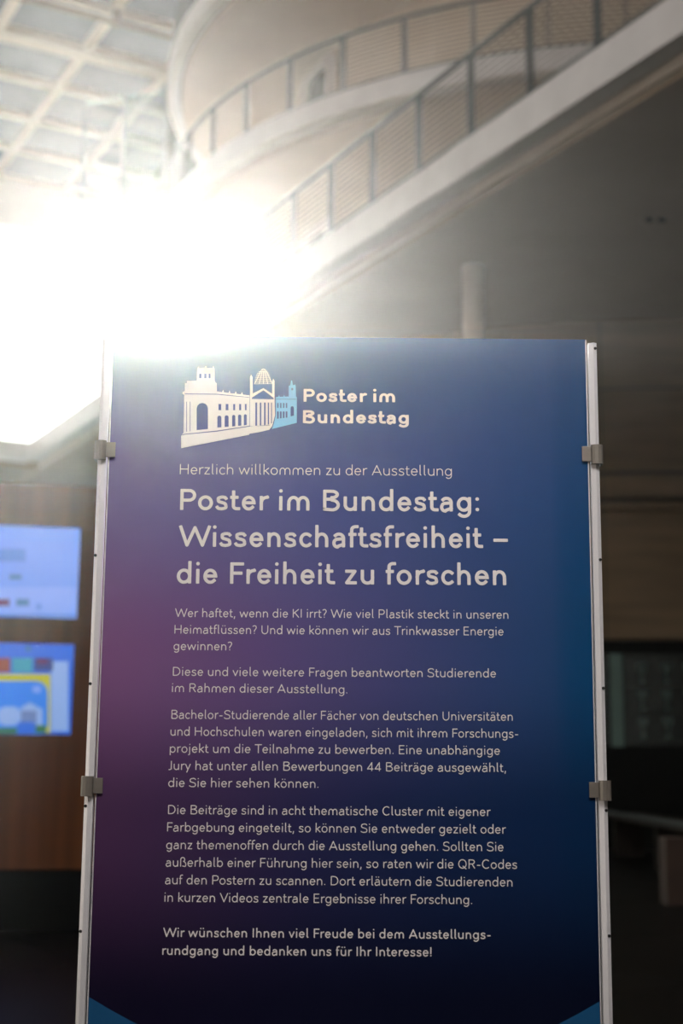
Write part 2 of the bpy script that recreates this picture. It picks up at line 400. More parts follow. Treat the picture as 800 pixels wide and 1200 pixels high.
# ---- hanging glass screen at the left, between roof grid and balcony
hs = tag(empty('glass_partition', tuple(aty(190, 290, 37))), 'tall hanging glass partition with thin mullions, left of the balconies', 'partition'); ch = []
pxs = [(93, 38.6), (140, 38.2), (190, 37.8), (206, 37.65), (224, 37.5), (250, 37.3), (270, 37.1), (300, 36.9)]
pts = [aty(x, 280, Y)*np.array([1, 1, 0]) for x, Y in pxs]
for i, p in enumerate(pts):
    ch.append(MB().box(p-np.array([.04, .05, 0])+Zv*14.3, (.08, 0, 0), (0, .1, 0), Zv*5.68).build('mullion', M['frame'], hs))
for i in range(len(pts)-1):
    a, b = pts[i], pts[i+1]; m_ = M['clear'] if i == 0 else (M['tint'] if i == 1 else M['tintd'])
    ch.append(MB().box(a+np.array([.05, 0, 14.35]), b-a-np.array([.1, 0, 0]), (0, .02, 0), Zv*5.6).build('pane', m_, hs))
place(ch, hs)

# ------------------------------------------------------------------ wooden display wall with two screens
wdir = np.array([math.sin(math.radians(79)), math.cos(math.radians(79)), 0]); wn_ = np.array([wdir[1], -wdir[0], 0])   # wn_ points to the camera
def onwall(x, y):
    """point on the front face of the display wall"""
    d = ray(x, y); q0 = np.array([-1.5, 9.0, 0]); t = ((q0-EYE)@wn_)/(d@wn_); return EYE+d*t
A = onwall(100, 800); base0 = np.array([-1.5, 9.0, 0])
def wbox(x0, x1, z0, z1, d0, d1): # x along wall from base0
    return MB().box(base0+wdir*x0+wn_*d0+Zv*z0, wdir*(x1-x0), wn_*(d1-d0), Zv*(z1-z0))
def wx(x, y):
    p = onwall(x, y); return float((p-base0)@wdir), float(p[2])
ztop = wx(60, 568)[1]; zb = wx(60, 1019)[1]
dw = tag(empty('display_wall', tuple(base0)), 'freestanding brown wooden display wall with two screens, left of the poster', 'display wall'); ch = []
x0s, x1s = -3.4, .75
sc_ = []
u1 = wx(94, 619); u2 = wx(90, 725); l1 = wx(86.5, 755); l2 = wx(83, 861)
xr = (u1[0]+u2[0])/2; xr2 = (l1[0]+l2[0])/2
# wooden panels around the screens (proud panels with joints)
def panel(a, b, c, d): ch.append(wbox(a+.002, b-.002, c+.002, d-.002, -.02, 0).build('wood_panel', M['wood'], dw))
ch.append(wbox(x0s, x1s, zb, ztop-.004, -.6, -.021).build('carcass', M['wood'], dw))
ch.append(wbox(x0s+.05, x1s-.05, 0, zb, -.55, -.06).build('plinth', M['dark'], dw))
xl = xr-1.05; xl2 = xr2-1.03
panel(x0s, x1s, u1[1], ztop); panel(xr, x1s, zb, u1[1]); panel(x0s, xl, zb, u1[1])
panel(xl, xr, l1[1], u2[1]); panel(xl, xr, zb, l2[1]);
def emis(name, c, s=.85):
    m = bpy.data.materials.new(name); m.use_nodes = True; nt = m.node_tree; b = nt.nodes['Principled BSDF']
    b.inputs['Base Color'].default_value = (.01, .01, .01, 1); b.inputs['Roughness'].default_value = .3
    tc = nt.nodes.new('ShaderNodeTexCoord'); gr = nt.nodes.new('ShaderNodeTexNoise'); gr.inputs['Scale'].default_value = 3
    r = nt.nodes.new('ShaderNodeValToRGB'); r.color_ramp.elements[0].color = (*[v*.9 for v in c], 1); r.color_ramp.elements[1].color = (*[min(1, v*1.08) for v in c], 1)
    nt.links.new(tc.outputs['Object'], gr.inputs['Vector']); nt.links.new(gr.outputs['Fac'], r.inputs[0]); nt.links.new(r.outputs[0], b.inputs['Emission Color'])
    b.inputs['Emission Strength'].default_value = s; return m
EM = dict(l=emis('screen_lightblue', (.13, .30, .88)), l2=emis('screen_paleblue', (.20, .36, .92)), d=emis('screen_midblue', (.05, .20, .66)), t=emis('screen_teal', (.03, .16, .40)), r=emis('screen_maroon', (.10, .02, .10)),
          o=emis('screen_orange', (.26, .07, .04)), te=emis('screen_turquoise', (.03, .32, .45)), y=emis('screen_yellow', (.50, .50, .02)), sky=emis('screen_sky', (.01, .22, .85)), w=emis('screen_white', (.26, .42, .80)),
          g=emis('screen_green', (.03, .16, .06)), n=emis('screen_navy', (.02, .05, .22)), b=emis('screen_blue', (.02, .14, .72)), bz=M['dark'])
def screen(xa, xb, za, zb_, base, shapes, label):
    s = wbox(xa, xb, za, zb_, -.019, -.006).build('screen', EM[base], dw); s['label'] = label; ch.append(s); kids = []
    for i, (name, kind, pts, m) in enumerate(shapes):
        poly = [onwall(*p) for p in pts]
        off = -wn_*(.006-.0006*(i+1)); q = [p+off for p in poly]
        kids.append(MB().prism(q, wn_*.0004).build(name, EM[m], s))
    return s
def rect(x0, y0, x1, y1): return [(x0, y0), (x1, y0), (x1, y1), (x0, y1)]
def rrect(x0, y0, x1, y1, r):
    o = []
    for cx, cy, a in ((x1-r, y1-r, 0), (x0+r, y1-r, 90), (x0+r, y0+r, 180), (x1-r, y0+r, 270)):
        for k in range(5):
            t = math.radians(a+k*22.5); o.append((cx+r*math.cos(t), cy+r*math.sin(t)))
    return o
sl = -90
screen(xl, xr, u2[1]+.002, u1[1]-.002, 'l', [
    ('lower_field', 0, rect(sl, 688, 90, 722), 'l2'), ('banner', 0, rect(sl, 643, 30, 658), 'd'), ('caption', 0, rect(11, 673, 25, 679), 't'),
    ('emblem', 0, rect(-6, 702, 11, 710), 'r'), ('emblem', 0, rect(19, 702, 34, 710), 't'), ('emblem', 0, rect(43, 708, 48, 714), 'd'), ('base_line', 0, rect(sl, 720, 89, 723), 'd')], 'light blue screen with small dark emblems')
screen(xl2, xr2, l2[1]+.002, l1[1]-.002, 'b', [
    ('side_field', 0, rect(60, 775, 80, 857), 'w'), ('tile', 0, rect(-14, 771, 12, 788), 'o'), ('tile', 0, rect(14, 771, 38, 788), 'te'), ('tile', 0, rect(40, 771, 62, 786), 'n'), ('tile_mark', 0, rect(43, 772, 56, 778), 'r'), ('caption', 0, rect(30, 756, 36, 763), 't'),
    ('yellow_field', 0, rect(sl, 790, 59, 859), 'y'), ('sky_picture', 0, rrect(sl, 798, 56, 862, 14), 'sky'), ('cloud', 0, rrect(-2, 828, 24, 850, 8), 'w'), ('cloud', 0, rrect(38, 804, 48, 812, 3), 'l2'),
    ('building_wall', 0, rect(24, 830, 50, 850), 'w')]+[('building_column', 0, rect(25.5+3.6*k, 833, 27.3+3.6*k, 849), 'n') for k in range(5)]+
    [('building_roof', 0, [(23, 830), (35, 823), (47, 830)], 'w'), ('lawn', 0, rect(-8, 853, 20, 860), 'g'), ('lawn', 0, rect(40, 850, 54, 859), 'g'), ('figure_patch', 0, rrect(20, 846, 42, 860, 5), 'b')], 'blue screen with yellow framed picture and coloured tiles')
place([c for c in ch], dw)

# ------------------------------------------------------------------ stroke lettering
def arc(cx, cy, rx, ry, a0, a1, n=None):
    n = n or max(3, int(abs(a1-a0)/15)); return [(cx+rx*math.cos(math.radians(a0+(a1-a0)*i/n)), cy+ry*math.sin(math.radians(a0+(a1-a0)*i/n))) for i in range(n+1)]
def spl(pts, n=5):
    P_ = [pts[0]]+list(pts)+[pts[-1]]; o = []
    for i in range(1, len(P_)-2):
        p0, p1, p2, p3 = [np.array(P_[i+k], float) for k in (-1, 0, 1, 2)]
        for k in range(n):
            t = k/n; o.append(tuple(.5*((2*p1)+(-p0+p2)*t+(2*p0-5*p1+4*p2-p3)*t*t+(-p0+3*p1-3*p2+p3)*t**3)))
    return o+[tuple(pts[-1])]
def glyph(ch, w):
    h = w/2; X = 484; C = 705; A = 741; D = -200; e = 8
    xl = 78+h; T = X+e-h; B = -e+h
    def bowl(x0, x1): return arc((x0+x1)/2, X/2, (x1-x0)/2, (X+2*e)/2-h, 0, 360, 26)
    def arch(xa, xb): 
        ry = 190; return [(xa, h)]+[(xa, T-ry)]+arc((xa+xb)/2, T-ry, (xb-xa)/2, ry, 180, 0)+[(xb, h)]
    def dot(x, y, r=None): r = r or h*1.12; return ('d', x, y, r)
    g = {}
    if ch == ' ': return 262, []
    if ch in 'aä':
        r = 455-h; L = [[(r, h), (r, 300)]+arc((r+95)/2+8, 300, (r-95)/2-8, T-300, 0, 140)[1:],
            [(r, 285), (240, 272)]+arc(215, 142, 165-h+4, 130, 90, 270)[1:]+[(250, B), (330, B+28), (r, 110)]]
        if ch == 'ä': L += [dot(175, 650), dot(360, 650)]
        return 531, L
    if ch == 'b': return 584, [[(xl, h), (xl, A-h)], bowl(xl, 536-h)]
    if ch == 'c': return 475, [arc(270, X/2, 222-h, X/2+e-h, 48, 312, 18)]
    if ch == 'd': return 584, [[(506-h, h), (506-h, A-h)], bowl(48+h, 506-h)]
    if ch == 'e':
        return 540, [[(60+h, 250), (492-h, 250)]+arc(272, X/2, 220-h, X/2+e-h, 3, 316, 22)]
    if ch == 'f': return 318, [[(120+h*.2, h), (120+h*.2, 570)]+arc(250, 580, 130-h*.2, A-h-580, 180, 95)[1:]+[(300, A-h)], [(25+h, X-h), (285-h, X-h)]]
    if ch == 'g': r = 506-h; return 584, [bowl(48+h, r), [(r, X-h), (r, 0)]+arc((r+100)/2, 0, (r-100)/2, -D-h+10, 0, -140)[1:]]
    if ch == 'h': return 575, [[(xl, h), (xl, A-h)], arch(xl, 497-h)]
    if ch == 'i': return 245, [[(122, h), (122, X-h)], dot(122, 655)]
    if ch == 'j': return 250, [[(128, X-h), (128, -90)]+arc(30, -90, 98, 100-h, 0, -80)[1:], dot(128, 655)]
    if ch == 'k': return 500, [[(xl, h), (xl, A-h)], [(430-h*.3, X-h), (xl+20, 232)], [(190, 290), (455-h*.6, h)]]
    if ch == 'l': return 285, [[(xl+10, A-h), (xl+10, 110)]+arc(xl+100, 110, 90, 110-h, 180, 250)[1:]]
    if ch == 'm': a = 78+h; b = 434; c_ = 790-h; return 868, [arch(a, b), arch(b, c_)]
    if ch == 'n': return 575, [[(xl, h), (xl, X-h)], arch(xl, 497-h)]
    if ch in 'oö':
        L = [bowl(48+h, 522-h)]
        if ch == 'ö': L += [dot(192, 650), dot(378, 650)]
        return 570, L
    if ch == 'p': return 584, [[(xl, D+h), (xl, X-h)], bowl(xl, 536-h)]
    if ch == 'r': return 365, [[(xl, h), (xl, X-h)], [(xl, 270)]+arc(xl+190, 270, 190, T-270, 170, 88)[1:]+[(350-h*.5, T+4)]]
    if ch == 's': return 468, [spl([(398-.7*h, T-46), (325, T-12), (238, T), (138, T-28), (76+.8*h, 362), (140, 288), (235, 256), (335, 218), (408-.8*h, 130), (345, B+32), (232, B), (130, B+16), (50+.8*h, B+52)], 4)]
    if ch == 't': return 348, [[(135, 610), (135, 140)]+arc(245, 140, 110, 140-h, 180, 260)[1:]+[(300, h)], [(25+h, X-h), (295-h, X-h)]]
    if ch in 'uü':
        L = [[(xl-4, X-h), (xl-4, 200)]+arc((xl+497-h)/2, 200, (497-h-xl)/2+2, 200+e-h, 180, 360)+[(497-h, 200), (497-h, X-h)], [(497-h, X-h), (497-h, h)]]
        if ch == 'ü': L += [dot(190, 650), dot(376, 650)]
        return 572, L
    if ch == 'v': return 500, [[(30+h, X-h), (250, h), (470-h, X-h)]]
    if ch == 'w': return 780, [[(32+h, X-h), (215, h), (390, X-h-10), (565, h), (748-h, X-h)]]
    if ch == 'y': return 500, [[(30+h, X-h), (255, h)], [(470-h, X-h), (170, D+h)]]
    if ch == 'z': return 470, [[(55+h, X-h), (415-h, X-h), (52+h, h), (425-h, h)]]
    if ch == 'ß': return 600, [[(xl, h), (xl, 540)]+arc((xl+430)/2, 540, (430-xl)/2, A-h-540, 180, 0)[1:]+arc(340, 500, 85, 80, 0, -90)[1:]+spl([(330, 420), (420, 370), (500, 280), (555-h, 190), (500, 50), (390, B), (270, 60)], 4)]
    if ch == 'A': return 728, [[(40+h, h), (364, C-h), (688-h, h)], [(140, 215), (588, 215)]]
    if ch == 'B': return 668, [[(90+h, h), (90+h, C-h), (370, C-h)]+arc(370, 545, 190-h*.4, 160-h, 90, -90)+[(370, 385), (90+h, 385)], [(370, 385)]+arc(380, 192, 240-h*.9, 193-h*.6, 90, -90)[0:]+[(90+h, h)]]
    if ch == 'C': return 690, [arc(385, C/2, 330-h, C/2+e-h, 50, 310, 22)]
    if ch == 'D': return 739, [[(330, h), (90+h, h), (90+h, C-h), (330, C-h)]+arc(330, C/2, 350-h, C/2-h, 90, -90, 16)]
    if ch == 'E': return 590, [[(530-h, h), (90+h, h), (90+h, C-h), (530-h, C-h)], [(90+h, 365), (490-h, 365)]]
    if ch == 'F': return 562, [[(90+h, h), (90+h, C-h), (525-h, C-h)], [(90+h, 350), (480-h, 350)]]
    if ch == 'H': return 759, [[(90+h, h), (90+h, C-h)], [(669-h, h), (669-h, C-h)], [(90+h, 360), (669-h, 360)]]
    if ch == 'I': return 271, [[(135, h), (135, C-h)]]
    if ch == 'J': return 340, [[(225, C-h), (225, 110)]+arc(110, 110, 115, 110-h+14, 0, -90)[1:]+[(50, B-8)]]
    if ch == 'K': return 654, [[(90+h, h), (90+h, C-h)], [(595-h, C-h), (100+h, 330)], [(260, 400), (615-h, h)]]
    if ch == 'P': return 645, [[(90+h, h), (90+h, C-h), (370, C-h)]+arc(370, 490, 225-h, 215-h, 90, -90)+[(90+h, 275+h)]]
    if ch == 'Q': return 780, [arc(390, C/2, 330-h, C/2+e-h, 0, 360, 28), [(430, 190), (670, -20)]]
    if ch == 'R': return 672, [[(90+h, h), (90+h, C-h), (370, C-h)]+arc(370, 510, 215-h, 195-h, 90, -90)+[(90+h, 315+h)], [(380, 320), (600-h, h)]]
    if ch == 'S': return 622, [spl([(555-h*.8, C-105), (450, C-h-8), (320, C+e-h), (170, C-h-35), (85+h*.7, 540), (150, 420), (310, 365), (470, 310), (560-h*.6, 190), (480, 50+h*.3), (315, B), (170, 30+h*.5), (50+h*.7, 105)], 5)]
    if ch == 'T': return 621, [[(20+h, C-h), (601-h, C-h)], [(310, C-h), (310, h)]]
    if ch == 'U': return 728, [[(85+h, C-h), (85+h, 270)]+arc(364, 270, 279-h, 270+e-h, 180, 360)+[(643-h, C-h)]]
    if ch == 'V': return 712, [[(35+h, C-h), (356, h), (677-h, C-h)]]
    if ch == 'W': return 1080, [[(35+h, C-h), (295, h), (540, C-h-20), (785, h), (1045-h, C-h)]]
    if ch == '4': return 590, [[(420, h), (420, C-h), (45+h, 175), (555-h, 175)]]
    if ch == '?': return 440, [[(45+h, C-75)]+arc(215, 530, 175-h, 175-h+5, 120, -40)+spl([(345-h, 415), (250, 340), (205, 280), (200, 210)], 4)[1:], dot(203, h+18)]
    if ch == '!': return 250, [[(125, C-h), (125, 215)], dot(125, h+18)]
    if ch == '.': return 235, [dot(117, h+18)]
    if ch == ':': return 235, [dot(117, h+18), dot(117, 420)]
    if ch == ',': return 235, [[(125, 50), (90, -95)], dot(122, h+18)]
    if ch == '-': return 420, [[(70+h, 255), (350-h, 255)]]
    if ch == '–': return 600, [[(70+h, 260), (530-h, 260)]]
    raise ValueError(ch)
LAYC = [0]
def stroke_mesh(path, r, vs, fs, tf, flat_ends=False):
    """ribbon of half-width r with round ends and joins, in the plane (x,y) -> tf"""
    p = [np.array(q, float) for q in path]; q = [p[0]]
    for a in p[1:]:
        if np.linalg.norm(a-q[-1]) > 1e-6: q.append(a)
    p = q
    def add(pts, faces):
        n = len(vs); LAYC[0] = (LAYC[0]+1) % 60; q_ = LAYC[0]*5e-6
        vs.extend([(lambda t_: (t_[0], t_[1]-q_, t_[2]))(tf(*a)) for a in pts]); fs.extend([tuple(i+n for i in f) for f in faces])
    for i in range(len(p)-1):
        d = p[i+1]-p[i]; d /= np.linalg.norm(d); nn = np.array([-d[1], d[0]])*r
        add([p[i]-nn, p[i+1]-nn, p[i+1]+nn, p[i]+nn], [(0, 1, 2, 3)])
    for i, a in enumerate(p):
        sharp = i in (0, len(p)-1)
        if not sharp:
            d0 = p[i]-p[i-1]; d1 = p[i+1]-p[i]; c = (d0@d1)/np.linalg.norm(d0)/np.linalg.norm(d1); sharp = c < .99
        if flat_ends and i in (0, len(p)-1) and len(p) > 1:
            d = (p[0]-p[1]) if i == 0 else (p[-1]-p[-2]); d /= np.linalg.norm(d); nn = np.array([-d[1], d[0]]); c_ = .3
            add([a+nn*r, a-nn*r, a-nn*r+d*r*(1-c_), a-nn*r*(1-c_)+d*r, a+nn*r*(1-c_)+d*r, a+nn*r+d*r*(1-c_)], [(0, 1, 2, 3, 4, 5)]); continue
        if flat_ends and sharp and c > -.35:
            d0 = d0/np.linalg.norm(d0); d1 = d1/np.linalg.norm(d1); sg_ = -1 if d0[0]*d1[1]-d0[1]*d1[0] > 0 else 1
            n0 = np.array([-d0[1], d0[0]])*sg_; n1 = np.array([-d1[1], d1[0]])*sg_; mi = (n0+n1)/(1+n0@n1)
            q0 = n0*.3+mi*.7; q1 = n1*.3+mi*.7
            add([a, a+n0*r, a+q0*r, a+q1*r, a+n1*r], [(0, 1, 2, 3, 4)]); continue
        if sharp:
            m = 10; add([a+r*np.array([math.cos(2*math.pi*k/m), math.sin(2*math.pi*k/m)]) for k in range(m)], [tuple(range(m))])
        
NRM = np.array([0, -1.0, 0])
LAY = .0007                                  # the print sits on the panel face
def text_line(txt, xl, yl, xr, yr, em, w, mt, parent, name='text_line', dy=0.0):
    """ink from (xl,yl) to (xr,yr) along the baseline"""
    pen = 0; items = []; wid = []; wcur = 0
    lo, hi = 1e9, -1e9
    for i, c in enumerate(txt):
        adv, L = glyph(c, w)
        if c == ' ': wcur += 1
        if c == 'f' and i+1 < len(txt) and txt[i+1] in 'tlf': adv -= 10
        for s in L:
            if isinstance(s, tuple) and s[0] == 'd': x0, x1 = s[1]-s[3], s[1]+s[3]; pts = None
            else: x0, x1 = min(a[0] for a in s)-w/2, max(a[0] for a in s)+w/2
            lo = min(lo, pen+x0); hi = max(hi, pen+x1)
            items.append((pen, s)); wid.append(wcur)
        pen += adv
        if c in 'TVWPF' and i+1 < len(txt) and txt[i+1] in 'aeiour': pen -= 35
    a = aty(xl, yl, PY-LAY); b = aty(xr, yr, PY-LAY)
    ux = (b-a)/np.linalg.norm(b-a); uy = np.array([-ux[2], 0, ux[0]]); sx = np.linalg.norm(b-a)/(hi-lo); sy = em/1000.0
    if w > 100:                                # large lettering: every word is a part of its own
        outs = []; words = []; last = -1
        for c_i, (pw, s) in enumerate(items):
            if not words or wid[c_i] != last: words.append([]); last = wid[c_i]
            words[-1].append((pw, s))
    else: words = [items]
    outs = []
    for items in words:
        outs.append(_line_mesh(items, a, ux, uy, sx, sy, lo, w, name if len(words) == 1 else name.replace('line', 'word'), mt, parent))
    return outs
def _line_mesh(items, a, ux, uy, sx, sy, lo, w, name, mt, parent):
    vs, fs = [], []
    def mk(pen_):
        return lambda x, y: tuple(a+ux*((pen_+x-lo)*sx)+uy*(y*sy))
    for pen_, s in items:
        tf = mk(pen_)
        if isinstance(s, tuple) and s[0] == 'd':
            n = len(vs); m = 12
            vs.extend([tf(s[1]+s[3]*math.cos(2*math.pi*k/m), s[2]+s[3]*math.sin(2*math.pi*k/m)) for k in range(m)]); fs.append(tuple(range(n, n+m)))
        else: stroke_mesh(s, w/2, vs, fs, tf, w > 100)
    mb = MB(); mb.v = vs; mb.f = fs
    return mb.build(name, mt, parent, fixn=False)

# ------------------------------------------------------------------ the poster stand
PX0, PX1 = -.4295, .4540; PTOP = 1.7955; PBOT = .16
stand = tag(empty('poster_stand', (0.012, PY, 0)), 'large blue and purple exhibition poster with white German text between aluminium rails', 'poster stand')
ch = []
# printed panel; its gradient also holds lens glare above and shade at the bottom
pm_ = bpy.data.materials.new('poster_print_glare'); pm_.use_nodes = True; nt = pm_.node_tree; b = nt.nodes['Principled BSDF']; b.inputs['Roughness'].default_value = .55
b.inputs['Specular IOR Level'].default_value = .08
tc = nt.nodes.new('ShaderNodeTexCoord'); sx = nt.nodes.new('ShaderNodeSeparateXYZ'); nt.links.new(tc.outputs['Object'], sx.inputs[0])
def node(t, **kw):
    n = nt.nodes.new(t)
    for k_, v_ in kw.items(): setattr(n, k_, v_)
    return n
def mrange(src, a, b_):
    m = node('ShaderNodeMapRange'); m.inputs[1].default_value = a; m.inputs[2].default_value = b_; nt.links.new(src, m.inputs[0]); return m.outputs[0]
def ramp(src, stops):
    r = node('ShaderNodeValToRGB'); r.color_ramp.interpolation = 'B_SPLINE'
    while len(r.color_ramp.elements) < len(stops): r.color_ramp.elements.new(.5)
    for el, (p_, c_) in zip(r.color_ramp.elements, stops): el.position = p_; el.color = (*c_, 1)
    nt.links.new(src, r.inputs[0]); return r.outputs[0]
fx = mrange(sx.outputs['X'], PX0, PX1); fz = mrange(sx.outputs['Z'], .45, PTOP)
rows_ = [ # colour across, for a few heights (bottom to top)
    [(.006, .003, .018), (.003, .004, .020), (.001, .003, .016)],
    [(.085, .030, .085), (.014, .022, .095), (.001, .020, .075)],
    [(.240, .095, .235), (.100, .085, .260), (.001, .056, .165)],
    [(.200, .150, .320), (.095, .120, .345), (.001, .054, .170)],
    [(.070, .120, .260), (.045, .110, .300), (.001, .052, .160)]]
POS = (0.10, .34, .55, .78, 1.0)
cur = None
for i, rw in enumerate(rows_):
    c_ = ramp(fx, [(0.0, rw[0]), (.42, rw[1]), (.92, rw[2])])
    if cur is None: cur = c_
    else:
        f = node('ShaderNodeMapRange', interpolation_type='SMOOTHSTEP'); f.inputs[1].default_value = POS[i-1]; f.inputs[2].default_value = POS[i]; nt.links.new(fz, f.inputs[0])
        mx = node('ShaderNodeMix', data_type='RGBA'); nt.links.new(f.outputs[0], mx.inputs[0]); nt.links.new(cur, mx.inputs[6]); nt.links.new(c_, mx.inputs[7]); cur = mx.outputs[2]
nt.links.new(cur, b.inputs['Base Color'])
panel_ = MB().bx(PX0, PX1, PY, PY+.006, PBOT, PTOP).build('poster_panel', pm_, stand, bevel=.0004); ch.append(panel_)
edge = MB().bx(PX1+.0003, PX1+.0022, PY-.0002, PY+.0062, PBOT, PTOP-.001).build('panel_edge', M['alu'], stand); ch.append(edge)
edge = MB().bx(PX0-.0022, PX0-.0003, PY-.0002, PY+.0062, PBOT, PTOP-.001).build('panel_edge', M['alu'], stand); ch.append(edge)
# rails: extruded aluminium profile
def rail(side):
    x0 = PX1+.006 if side > 0 else PX0-.006
    s = side; zt = 1.789; zb_ = .03
    prof = [(0, 0), (.009*s, -.004), (.0155*s, -.001), (.0165*s, .012), (.013*s, .019), (.002*s, .019), (0, .012), (.003*s, .010), (.003*s, .006), (0, .004)]
    r = MB().prism([(x0+px, PY+.002+py, zb_) for px, py in prof], (0, 0, zt-zb_)).build('rail', M['alu'], stand, bevel=0)
    ch.append(r)
    for z in ([1.778] if side > 0 else [])+[1.378, 1.145, .93, .716, .5, .28]:
        c = np.array([x0+.0125*s, PY-.0005, z])
        pts = [c+np.array([.0028*math.cos(t), 0, .0028*math.sin(t)]) for t in [2*math.pi*k_/10 for k_ in range(10)]]
        mb = MB().prism(pts, (0, -.0012, 0)); sc = mb.build('screw', M['screw'], stand); ch.append(sc)
    # foot plate
    ch.append(MB().bx(x0+.008*s-.06, x0+.008*s+.06, PY-.2, PY+.2, 0.002, .012).build('foot_plate', M['alu'], stand, bevel=.001))
    ch.append(MB().bx(x0+.008*s-.012, x0+.008*s+.012, PY-.01, PY+.026, .012, .05).build('foot_socket', M['alu'], stand, bevel=.001))
    # clips
    for z0, z1 in ((1.558, 1.592), (.949, .982), (.34, .373)):
        xa = x0-.017*s; xb = x0-.0003*s; hg = z1-z0
        mb = MB(); 
        def bxs(xq0, xq1, y0, y1, za, zb2): mb.bx(min(xq0, xq1), max(xq0, xq1), y0, y1, za, zb2)
        bxs(xa, xb, PY-.0045, PY-.0015, z0+.003, z1-.003)
        t = mb.build('clip_tongue', M['clip'], stand, bevel=.0004); ch.append(t)
        outer = [(0*s, -.003), (.002*s, -.007), (.006*s, -.0095), (.012*s, -.010), (.018*s, -.0085), (.0215*s, -.005), (.022*s, 0), (.022*s, .022), (.0185*s, .022), (.0185*s, .001), (.0165*s, -.0035), (.009*s, -.0055), (0*s, 0)]
        mb = MB().prism([(x0+px, PY+py, z0-.002) for px, py in outer], (0, 0, hg+.002))
        t = mb.build('clip_body', M['clip'], stand); ch.append(t)
        c = np.array([x0+.0222*s, PY+.008, (z0+z1)/2])
        pts = [c+np.array([0, .003*math.cos(q), .003*math.sin(q)]) for q in [2*math.pi*k_/10 for k_ in range(10)]]
        ch.append(MB().prism(pts, (.0012*s, 0, 0)).build('clip_screw', M['screw'], stand))
rail(-1); rail(1)
place(ch, stand)
# printed parts of the panel
pr = []
zz = [aty(103, 1168, PY)[2], aty(400, 1262, PY)[2]]
pts = [];n = 24
for k_ in range(n+1):
    x = PX0+.0006+(PX1-PX0-.0012)*k_/n; t = (x-(PX0+PX1)/2)/((PX1-PX0)/2); pts.append((x, PY-LAY*.4, zz[1]+(zz[0]-zz[1])*(abs(t)**2.0)))
poly = pts+[(PX1-.0006, PY-LAY*.4, PBOT+.001), (PX0+.0006, PY-LAY*.4, PBOT+.001)]
mb = MB()
for k_ in range(n):
    a, b2 = pts[k_], pts[k_+1]; mb.add([a, b2, (b2[0], b2[1], PBOT+.001), (a[0], a[1], PBOT+.001)], [(0, 1, 2, 3)])
o = mb.build('blue_band', M['bandp'], panel_, fixn=False); pr.append(o)
T_ = [
 ("Herzlich willkommen zu der Ausstellung", 210.6, 555.8, 529.2, 557.6, .0276, 58),
 ("Poster im Bundestag:", 210.8, 597.6, 561.3, 599.6, .0560, 106),
 ("Wissenschaftsfreiheit –", 209.3, 640.6, 595, 642.4, .0560, 106),
 ("die Freiheit zu forschen", 206.8, 683.8, 593, 685.8, .0560, 106),
 ("Wer haftet, wenn die KI irrt? Wie viel Plastik steckt in unseren", 205, 723.1, 595.5, 725.2, .0225, 76),
 ("Heimatflüssen? Und wie können wir aus Trinkwasser Energie", 204.3, 742.5, 589.8, 744.8, .0225, 76),
 ("gewinnen?", 203.2, 761.8, 271.7, 762.3, .0225, 76),
 ("Diese und viele weitere Fragen beantworten Studierende", 202.4, 791.9, 581, 794.0, .0225, 76),
 ("im Rahmen dieser Ausstellung.", 201.3, 811, 406.8, 812.8, .0225, 76),
 ("Bachelor-Studierende aller Fächer von deutschen Universitäten", 200.7, 842.3, 600.6, 844.8, .0225, 76),
 ("und Hochschulen waren eingeladen, sich mit ihrem Forschungs-", 199.6, 862.1, 607.1, 864.8, .0225, 76),
 ("projekt um die Teilnahme zu bewerben. Eine unabhängige", 198.8, 882, 585.6, 884.6, .0225, 76),
 ("Jury hat unter allen Bewerbungen 44 Beiträge ausgewählt,", 197.3, 902.2, 592.6, 904.8, .0225, 76),
 ("die Sie hier sehen können.", 197, 922.2, 373, 923.4, .0225, 76),
 ("Die Beiträge sind in acht thematische Cluster mit eigener", 196.8, 954, 574.8, 956.4, .0225, 76),
 ("Farbgebung eingeteilt, so können Sie entweder gezielt oder", 195.7, 974.4, 592.7, 977.0, .0225, 76),
 ("ganz themenoffen durch die Ausstellung gehen. Sollten Sie", 194.6, 995, 589.8, 997.6, .0225, 76),
 ("außerhalb einer Führung hier sein, so raten wir die QR-Codes", 194, 1015.6, 605.6, 1018.3, .0225, 76),
 ("auf den Postern zu scannen. Dort erläutern die Studierenden", 193.3, 1036.2, 600.3, 1038.9, .0225, 76),
 ("in kurzen Videos zentrale Ergebnisse ihrer Forschung.", 192.5, 1056.8, 553, 1059.6, .0225, 76),
 ("Wir wünschen Ihnen viel Freude bei dem Ausstellungs-", 191, 1098.0, 574.8, 1100.6, .0225, 96),
 ("rundgang und bedanken uns für Ihr Interesse!", 190, 1119.0, 505.5, 1121.0, .0225, 96),
]
for a in T_: pr += text_line(*a, M['text'], panel_)
for a in (("Poster im", 355.5, 470.8, 462.8, 471.4, .0350, 132), ("Bundestag", 354.8, 495.8, 478.8, 496.6, .0350, 132)):
    pr += text_line(*a, M['text'], panel_, name='logo_line')
